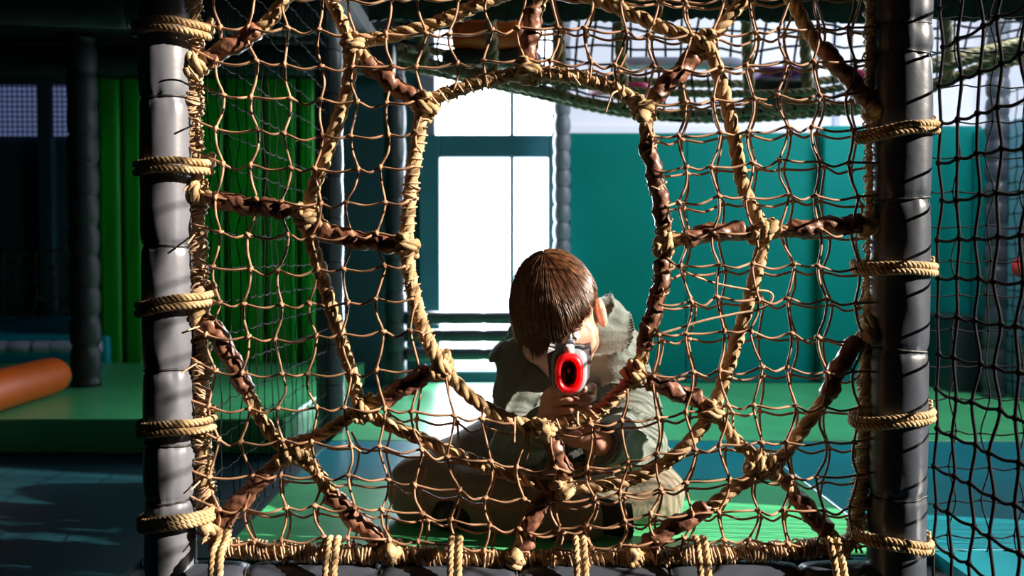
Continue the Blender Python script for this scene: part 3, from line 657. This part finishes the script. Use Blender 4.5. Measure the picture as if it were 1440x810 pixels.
# ------------------------------------------------------------------ soft bodies by signed distance
class Sdf:
    def __init__(s, lo, hi, h):
        s.h = h; s.lo = np.array(lo, float); n = np.ceil((np.array(hi)-s.lo)/h).astype(int)+1
        s.ax = [s.lo[i]+np.arange(n[i])*h for i in range(3)]; s.V = np.full(tuple(n), .05, np.float32)
    def reg(s, lo, hi):
        sl = []
        for i in range(3):
            a = max(0, int((lo[i]-s.lo[i])/s.h)); b = min(s.V.shape[i], int((hi[i]-s.lo[i])/s.h)+2); sl.append(slice(a, max(b, a)))
        g = np.meshgrid(*[s.ax[i][sl[i]] for i in range(3)], indexing='ij'); return tuple(sl), g
    def put(s, sl, d, k, sub=False):
        V = s.V[sl]
        if sub: d = -d; s.V[sl] = np.maximum(V, d)+np.maximum(k-np.abs(V-d), 0)**2/(4*k)
        else: s.V[sl] = np.minimum(V, d)-np.maximum(k-np.abs(V-d), 0)**2/(4*k)
    def cap(s, a, b, ra, rb=None, k=.015, sub=False):
        a = np.array(a, float); b = np.array(b, float); rb = ra if rb is None else rb; R = max(ra, rb)+.055
        sl, g = s.reg(np.minimum(a, b)-R, np.maximum(a, b)+R); ab = b-a; q = ab.dot(ab)+1e-12
        t = np.clip(sum((g[i]-a[i])*ab[i] for i in range(3))/q, 0, 1)
        d = np.sqrt(sum((g[i]-a[i]-t*ab[i])**2 for i in range(3)))-(ra+(rb-ra)*t); s.put(sl, d, k, sub)
    def ell(s, c, r, k=.015, R=None, sub=False):
        c = np.array(c, float); r = np.array(r, float); m = r.max()+.055; sl, g = s.reg(c-m, c+m)
        R = np.eye(3) if R is None else R; d0 = [g[i]-c[i] for i in range(3)]
        l = [sum(R[j, i]*d0[j] for j in range(3)) for i in range(3)]
        k0 = np.sqrt(sum((l[i]/r[i])**2 for i in range(3)))+1e-9; k1 = np.sqrt(sum((l[i]/r[i]**2)**2 for i in range(3)))+1e-9
        s.put(sl, k0*(k0-1)/k1, k, sub)
    def fold(s, fn):
        g = np.meshgrid(*s.ax, indexing='ij'); s.V += fn(*g).astype(np.float32)
    def mesh(s):
        V = s.V; n = np.array(V.shape); C = np.zeros((*(n-1), 3), np.float32); W = np.zeros(tuple(n-1), np.int32)
        for axs in range(3):
            o = [q for q in range(3) if q != axs]
            for da in (0, 1):
                for db in (0, 1):
                    a = [None]*3; b = [None]*3
                    a[axs] = slice(0, n[axs]-1); b[axs] = slice(1, n[axs])
                    for q, dd in zip(o, (da, db)): a[q] = slice(dd, n[q]-1+dd); b[q] = a[q]
                    va, vb = V[tuple(a)], V[tuple(b)]; m = (va < 0) != (vb < 0)
                    t = np.where(m, va/(va-vb+1e-12), 0); pos = np.zeros((*m.shape, 3), np.float32)
                    pos[..., axs] = t; pos[..., o[0]] = da; pos[..., o[1]] = db
                    C += pos*m[..., None]; W += m
        act = W > 0; idx = np.full(act.shape, -1); idx[act] = np.arange(act.sum())
        I = np.argwhere(act); v = s.lo+(I+C[act]/W[act][:, None])*s.h
        F_ = []
        for axs in range(3):
            o = [q for q in range(3) if q != axs]; a = [slice(1, -1)]*3; b = [slice(1, -1)]*3
            a[axs] = slice(0, n[axs]-1); b[axs] = slice(1, n[axs])
            ia = V[tuple(a)] < 0; ib = V[tuple(b)] < 0; E = np.argwhere(ia != ib); fl = ia[ia != ib]
            for q in o: E[:, q] += 1
            def cell(d1, d2):
                e = E.copy(); e[:, o[0]] -= d1; e[:, o[1]] -= d2; return idx[e[:, 0], e[:, 1], e[:, 2]]
            quad = np.stack([cell(1, 1), cell(0, 1), cell(0, 0), cell(1, 0)], 1)
            flip = fl if axs != 1 else ~fl
            quad[~flip] = quad[~flip][:, ::-1]; F_.append(quad)
        f = np.concatenate(F_); f = f[(f >= 0).all(1)]; return v, f
def relax(v, f, it=3):
    for _ in range(it):
        acc = np.zeros_like(v); cnt = np.zeros(len(v))
        for k in range(4):
            a, b = f[:, k], f[:, (k+1) % 4]; np.add.at(acc, a, v[b]); np.add.at(acc, b, v[a]); np.add.at(cnt, a, 1); np.add.at(cnt, b, 1)
        v = v*.5+.5*acc/np.maximum(cnt, 1)[:, None]
    return v

# ------------------------------------------------------------------ the boy
HC = P(783, 446, 1.875); TL = math.radians(29); RO = math.radians(-11)
Rx = np.array([[1, 0, 0], [0, math.cos(TL), -math.sin(TL)], [0, math.sin(TL), math.cos(TL)]])
Ry = np.array([[math.cos(RO), 0, math.sin(RO)], [0, 1, 0], [-math.sin(RO), 0, math.cos(RO)]])
Rz = np.array([[math.cos(-.13), -math.sin(-.13), 0], [math.sin(-.13), math.cos(-.13), 0], [0, 0, 1]])
HR = Rz@Ry@Rx
H = lambda x, y, z: HC+HR@np.array([x, y, z], float)
B = Sdf((-.17, 1.54, .06), (.30, 2.14, .60), .0029)
B.ell(H(0, .012, .022), (.074, .092, .080), .02, HR)          # skull
B.ell(H(0, -.026, -.038), (.064, .058, .064), .03, HR)        # face
B.cap(H(0, -.060, -.088), H(0, -.03, -.085), .017, .03, .02)  # chin, jaw
for s_ in (-1, 1):
    B.cap(H(.050*s_, .0, -.045), H(.022*s_, -.05, -.090), .022, .017, .02)
    B.ell(H(.048*s_, -.048, -.032), (.026, .024, .030), .015, HR)
    B.cap(H(.012*s_, -.083, .016), H(.045*s_, -.070, .016), .009, .008, .012)
    B.ell(H(.031*s_, -.088, -.001), (.014, .010, .009), .006, HR, sub=True)
    B.ell(H(.085*s_, .012, -.016), (.011, .020, .033), .006, HR)
    B.ell(H(.097*s_, .006, -.012), (.006, .010, .016), .004, HR, sub=True)
    B.ell(H(.0095*s_, -.092, -.034), (.007, .008, .006), .006, HR)
B.cap(H(0, -.084, .008), H(0, -.102, -.028), .006, .009, .010)
B.cap(H(-.016, -.083, -.058), H(.016, -.083, -.058), .0055, .0055, .005)
B.cap(H(-.012, -.081, -.066), H(.012, -.081, -.066), .006, .006, .004)
neck = P(792, 515, 1.99)
B.cap(H(0, .03, -.05), neck, .045, .05, .02)
tor = P(795, 640, 2.05); B.cap(neck, tor, .06, .09, .03)
# arms (inside the sleeves) and hands
GM = P(800, 526, 1.545)                                         # muzzle centre of the toy
shR, elR, wrR = P(733, 515, 1.97), P(727, 632, 1.83), P(764, 600, 1.69)
shL, elL, wrL = P(870, 500, 1.97), P(894, 622, 1.82), P(842, 622, 1.685)
for s0, e0, w0 in ((shR, elR, wrR), (shL, elL, wrL)):
    B.cap(neck, s0, .05, .04, .02); B.cap(s0, e0, .036, .03, .015); B.cap(e0, w0, .028, .021, .012)
def chain(pts, radii, k=.004):
    for i in range(len(pts)-1): B.cap(pts[i], pts[i+1], radii[i], radii[i+1], k)
PH = lambda x, y, d: P(x, y, d-.097)
# right hand: palm on the picture's left, four fingers wrapping to the right round the grip
pc = PH(781, 572, 1.775); B.cap(wrR, pc, .021, .024, .012); B.cap(PH(776, 562, 1.77), PH(780, 588, 1.775), .019, .017, .012)
for i, (yy, xe, de) in enumerate(((550, 828, 1.742), (564, 834, 1.745), (578, 830, 1.750), (591, 820, 1.757))):
    r0 = .0076-.0004*i
    chain([PH(772, yy+2, 1.765), PH(777+i, yy, 1.738+.003*i), PH(800, yy-1, 1.728+.004*i), PH(xe-6, yy-3, 1.733+.005*i), PH(xe, yy-4, de+.010)], [r0+.001, r0+.0012, r0+.0002, r0+.0002, r0-.0010], .0022)
# thumb: leaves the side of the palm, comes round the back and lies up the far side of the grip
chain([PH(786, 578, 1.79), PH(812, 566, 1.792), PH(830, 556, 1.775), PH(833, 545, 1.755)], [.013, .0115, .0098, .0085], .006)
# left hand: cups the right one from below
pl = PH(815, 612, 1.785); B.cap(wrL, pl, .020, .019, .012); B.cap(PH(822, 606, 1.785), PH(806, 616, 1.78), .017, .016, .01)
for i, dd in enumerate((1.752, 1.764, 1.776, 1.788)):
    chain([PH(812, 612, dd+.008), PH(795, 612+i, dd-.002), PH(778, 606+i, dd), PH(770, 596+i, dd+.006)], [.0085, .0085, .0078, .0068], .004)
chain([PH(822, 612, 1.78), PH(836, 600, 1.768), PH(838, 586, 1.762)], [.011, .0095, .008], .006)
v, f = B.mesh(); v = relax(v, f, 1)
boy = mesh('person', v, f, M['skin'], origin=(0.11, 1.98, 0)); tag(boy, 'boy with brown fringe in a grey-green hoodie sitting cross-legged, aiming a toy blaster', 'person')
# eyes
for s_ in (-1, 1):
    mb = MB(); sphere(mb, H(.031*s_, -.073, -.001), .0115); e = mb.build('eye', M['white'], boy)
    mb = MB(); sphere(mb, H(.031*s_+.001, -.0815, -.002), .0048); mb.build('iris', M['iris'], e)
    mb = MB(); tube(mb, crom([H(.012*s_, -.0865, .014), H(.03*s_, -.088, .019), H(.046*s_, -.078, .015)], .003), .0025, 6); mb.build('eyebrow', M['hair'], boy)
mb = MB(); tube(mb, crom([H(-.018, -.0845, -.060), H(0, -.0885, -.062), H(.018, -.0845, -.060)], .003), [.0015]*2+[.0035]*2+[.0015]*2 if False else .0028, 8); mb.build('lips', M['lip'], boy)
# hoodie
S = Sdf((-.19, 1.58, .10), (.34, 2.28, .62), .0046)
S.cap(P(795, 690, 2.10), P(793, 535, 2.02), .125, .105, .03)
S.cap(P(760, 520, 2.0), P(835, 505, 2.0), .085, .085, .04)
S.cap(shR, elR, .054, .048, .03); S.cap(elR, wrR, .052, .036, .022)
S.cap(shL, elL, .058, .053, .03); S.cap(elL, wrL+(elL-wrL)*.15, .053, .042, .022)
S.cap(P(742, 505, 1.98), P(728, 545, 1.96), .045, .045, .03)
# hood lying on shoulders, a roll round the neck
S.cap(P(745, 470, 2.05), P(850, 446, 2.03), .05, .045, .02); S.cap(P(850, 446, 2.03), P(877, 476, 1.975), .042, .030, .015); S.cap(P(877, 476, 1.975), P(852, 520, 1.93), .028, .02, .015)
S.cap(P(735, 500, 1.97), P(752, 530, 1.92), .03, .022, .015); S.cap(P(752, 530, 1.92), P(790, 560, 1.905), .02, .02, .015); S.cap(P(852, 520, 1.93), P(815, 560, 1.905), .02, .02, .015)
for hc in (H(0, .0, 0),): S.ell(hc, (.088, .105, .120), .012, HR, sub=True)
S.cap(H(0, .02, -.06), neck, .055, .055, .015, sub=True)
for w0, e0 in ((wrR, elR), (wrL, elL)):
    dv = (w0-e0)/np.linalg.norm(w0-e0); S.cap(w0+dv*.02-dv*.0, w0-dv*.035, .032, .026, .006, sub=True)
def hfold(x, y, z):
    a = np.sin(75*(z+.35*x)+2.2*np.sin(24*x+9*y)+1.5*np.sin(31*y))*np.sin(17*x+13*z+1.)
    b = np.sin(52*(x-.8*z)+2*np.sin(19*z+11*y))
    c = 1-np.abs(np.sin(38*(z-.55*x)+1.7*np.sin(21*x+15*y)+8*y))
    return .0048*a+.0030*b-.013*c**5+.002
S.fold(hfold)
v, f = S.mesh(); v = relax(v, f, 2); hd = mesh('hoodie', v, f, M['hoodie'], boy)
# cuffs
for w0, e0, r in ((wrR, elR, .036), (wrL+(elL-wrL)*.15, elL, .041)):
    dv = (w0-e0)/np.linalg.norm(w0-e0); pts = np.array([w0-dv*.012, w0-dv*.006, w0+dv*.004, w0+dv*.014, w0+dv*.018, w0+dv*.014, w0+dv*.002])
    mb = MB(); tube(mb, pts, np.array([r*.98, r, r, r*.97, r*.9, r*.84, r*.8]), 24, caps=False); mb.build('cuff', M['hoodie'], hd)
# trousers
S = Sdf((-.31, 1.66, -.01), (.40, 2.32, .33), .0048)
hip = P(795, 735, 2.13); hip[2] = .125
knR, knL = P(598, 690, 1.87), P(912, 700, 1.87)
anR, anL = P(812, 734, 1.745), P(722, 734, 1.81)
S.cap(hip+[-.05, 0, 0], hip+[.05, 0, 0], .125, .125, .03)
S.cap(hip+[-.07, -.04, .0], knR, .098, .070, .03); S.cap(knR, anR, .068, .052, .02)
S.cap(hip+[.07, -.04, .0], knL, .098, .066, .03); S.cap(knL, anL, .064, .052, .02)
S.fold(lambda x, y, z: .0035*np.sin(58*(x+.6*z)+2.5*np.sin(21*z+12*y))*np.sin(14*y+9*x+.5)+.0015*np.sin(90*z+30*x))
S.V = np.maximum(S.V, (.0155-S.ax[2])[None, None, :].astype(np.float32))
v, f = S.mesh(); v = relax(v, f, 2); mesh('trousers', v, f, M['trousers'], boy)
# shoes
for (x, y, d, dx) in ((856, 752, 1.745, 1), (676, 752, 1.80, -1)):
    S = Sdf((-.16, 1.64, .0), (.22, 1.86, .13), .004); c = P(x, y, d); c[2] = .05
    S.cap(c+[dx*.06, -.012, -.008], c+[-dx*.05, .015, .002], .030, .034, .02); S.cap(c+[-dx*.04, .012, .0], c+[-dx*.06, .03, .02], .036, .03, .02)
    S.V = np.maximum(S.V, (.0155-S.ax[2])[None, None, :].astype(np.float32))
    v, f = S.mesh(); sh = mesh('shoe', relax(v, f, 2), f, M['shoe'], boy)
# hair: a cap and several thousand locks flowing from the crown
def hairpt(az, t, lift=1.0):
    """az 0 = front; t from crown (0) to tip (1)"""
    pol = t
    cr = np.array([0, .045, .0])
    pol = min(t, 1.45)
    d = np.array([math.sin(az)*math.sin(pol), -math.cos(az)*math.sin(pol), math.cos(pol)-max(t-1.45, 0)*.95])
    q = np.array([d[0]*.080, d[1]*.101, d[2]*.091])*lift
    sh = (1-min(pol/1.5, 1))
    return q+cr*sh*.8+np.array([0, .010, .020])
def reach(az):
    a = (az+math.pi) % (2*math.pi)-math.pi
    return float(np.interp(a, [-3.15, -2.4, -1.95, -1.6, -1.2, -.7, -.3, 0, .3, .6, .9, 1.1, 1.3, 1.5, 1.7, 1.95, 2.4, 3.15],
        [2.2, 2.15, 2.12, 2.10, 2.12, 2.04, 1.90, 1.73, 1.60, 1.48, 1.42, 1.44, 1.30, 1.10, 1.15, 1.95, 2.15, 2.2]))*(1+.025*math.sin(az*17)+.03*math.sin(az*31+2)+.03*math.sin(az*53))
vv = []; ff = []; na, nt_ = 64, 18
for i in range(nt_+1):
    for j in range(na):
        az = 2*math.pi*j/na; t = (reach(az)-.06)*i/nt_; vv.append(H(*hairpt(az, t, .99)))
capm = MB(); capm.add(vv, tfaces(nt_+1, na))
hr = capm.build('hair', M['hair_base'], boy)
lk = MB()
for q in range(9500):
    az = RNG.random()*2*math.pi; rc = reach(az)*(1+RNG.normal(0, .035)); t0 = (RNG.random()**.8)*.8*rc; t1 = min(rc, t0+.5+.8*RNG.random()) if RNG.random() < .6 else rc
    if t1-t0 < .2: t0 = t1-.3
    t0 = max(t0, .0); n = 9; sw = RNG.normal(0, .05); lf = 1.0+.075*RNG.random()+(.0 if RNG.random() < .93 else .03); wdt = .0004+.0007*RNG.random()
    clump = .05*math.sin(az*23+1)+.03*math.sin(az*41)
    pts = np.array([H(*hairpt(az+(sw+clump)*((t-t0)/(t1-t0)), t, lf+.012*((t-t0)/(t1-t0))**2)) for t in np.linspace(t0, t1, n)])
    tg = np.gradient(pts, axis=0); nr = pts-HC; sd_ = np.cross(tg, nr); sd_ /= np.linalg.norm(sd_, axis=1)[:, None]+1e-9
    ww = (wdt*np.sin(np.linspace(.35, math.pi-.12, n)))[:, None]; up = nr/np.linalg.norm(nr, axis=1)[:, None]*.0007
    v = np.concatenate([pts-sd_*ww, pts+up, pts+sd_*ww]); i = np.arange(n-1)
    f = np.concatenate([np.stack([i, i+n, i+n+1, i+1], 1), np.stack([i+n, i+2*n, i+2*n+1, i+n+1], 1)])
    lk.add(v, f)
lk.build('locks', M['hair'], hr, kind='stuff')

# ------------------------------------------------------------------ the toy blaster
gun = empty('toy_blaster', P(800, 560, 1.61)); tag(gun, 'grey toy blaster with red oval muzzle held out through the rope web', 'toy blaster')
gx = np.array([1, 0, 0.]); gdir = P(803, 507, 1.725)-GM; gdir /= np.linalg.norm(gdir); gup = np.cross(gx, gdir); gup /= np.linalg.norm(gup)
if gup[2] < 0: gup = -gup
G = lambda a, b, c: GM+gx*a*.95+gup*b*.95+gdir*c
def loft(mb, secs, k=32, cap=True):
    """secs: (c, halfw, halfh, centre up, exponent)"""
    th = np.arange(k)*2*math.pi/k; V = []
    for c, hw, hh, cu, e in secs:
        sp = lambda q: np.sign(q)*np.abs(q)**e
        V.append(np.array([G(hw*x_, cu+hh*y_, c) for x_, y_ in zip(sp(np.cos(th)), sp(np.sin(th)))]))
    mb.add(np.concatenate(V), tfaces(len(secs), k))
    if cap: mb.f.append(np.array([list(range(k))])+mb.n-k); mb.f.append(np.array([list(range(k))[::-1]])+mb.n-len(secs)*k)
m1 = MB(); loft(m1, [(.016, .0135, .022, 0, .9), (.004, .0140, .0225, 0, .9), (0, .0165, .0255, 0, .85), (-.001, .019, .028, 0, .8), (.001, .0225, .0318, 0, .8), (.006, .0245, .034, 0, .8), (.030, .0245, .034, 0, .8)], cap=False)
mz = m1.build('muzzle', M['gunred'], gun)
m1 = MB(); loft(m1, [(.010, .0090, .0165, .001, .75), (.008, .0095, .017, .001, .75), (.008, .0115, .0190, .001, .75), (.016, .0150, .0235, .0, .85)], cap=True); m1.build('lens', M['lens'], mz)
m1 = MB(); loft(m1, [(.006, .0022, .0034, .004, 1), (.0075, .003, .0045, .004, 1)]); m1.build('lens_glint', M['gunw'], mz)
m1 = MB(); loft(m1, [(.022, .026, .036, -.001, .6), (.028, .031, .036, .003, .5), (.07, .034, .034, .006, .45), (.12, .033, .034, .006, .45), (.165, .026, .030, .004, .5)]); m1.build('body', M['gun'], gun)
m1 = MB(); loft(m1, [(.018, .007, .007, .038, .5), (.022, .0085, .0085, .038, .5), (.12, .0085, .0085, .040, .5)]); sg = m1.build('sight_rail', M['gunw'], gun)
m1 = MB(); loft(m1, [(.10, .0035, .010, .05, .7), (.108, .0035, .010, .05, .7)]); m1.build('sight_bead', M['gun'], sg)
for s_ in (-1, 1):
    V = []; pts2 = [(.020*s_, .036, .03), (.036*s_, .040, .03), (.0385*s_, .028, .03), (.034*s_, -.012, .03), (.028*s_, -.02, .03)]
    m1 = MB(); fr_ = [G(*q) for q in pts2]; bk = [G(q[0], q[1], .13) for q in pts2]; n_ = len(pts2)
    fa = [list(range(n_))]+[]; m1.add(fr_+bk, [(i, (i+1) % n_, n_+(i+1) % n_, n_+i) for i in range(n_)])
    m1.f.append(np.array([list(range(n_))])); m1.f.append(np.array([list(range(n_))[::-1]])+n_); m1.build('side_shell', M['gunw' if s_ < 0 else 'gun'], gun, smooth=False)
m1 = MB(); tube(m1, [G(0, -.02, .105), G(0, -.06, .109), G(0, -.088, .113)], [.014, .0135, .0145], 16); m1.build('grip', M['gun'], gun)
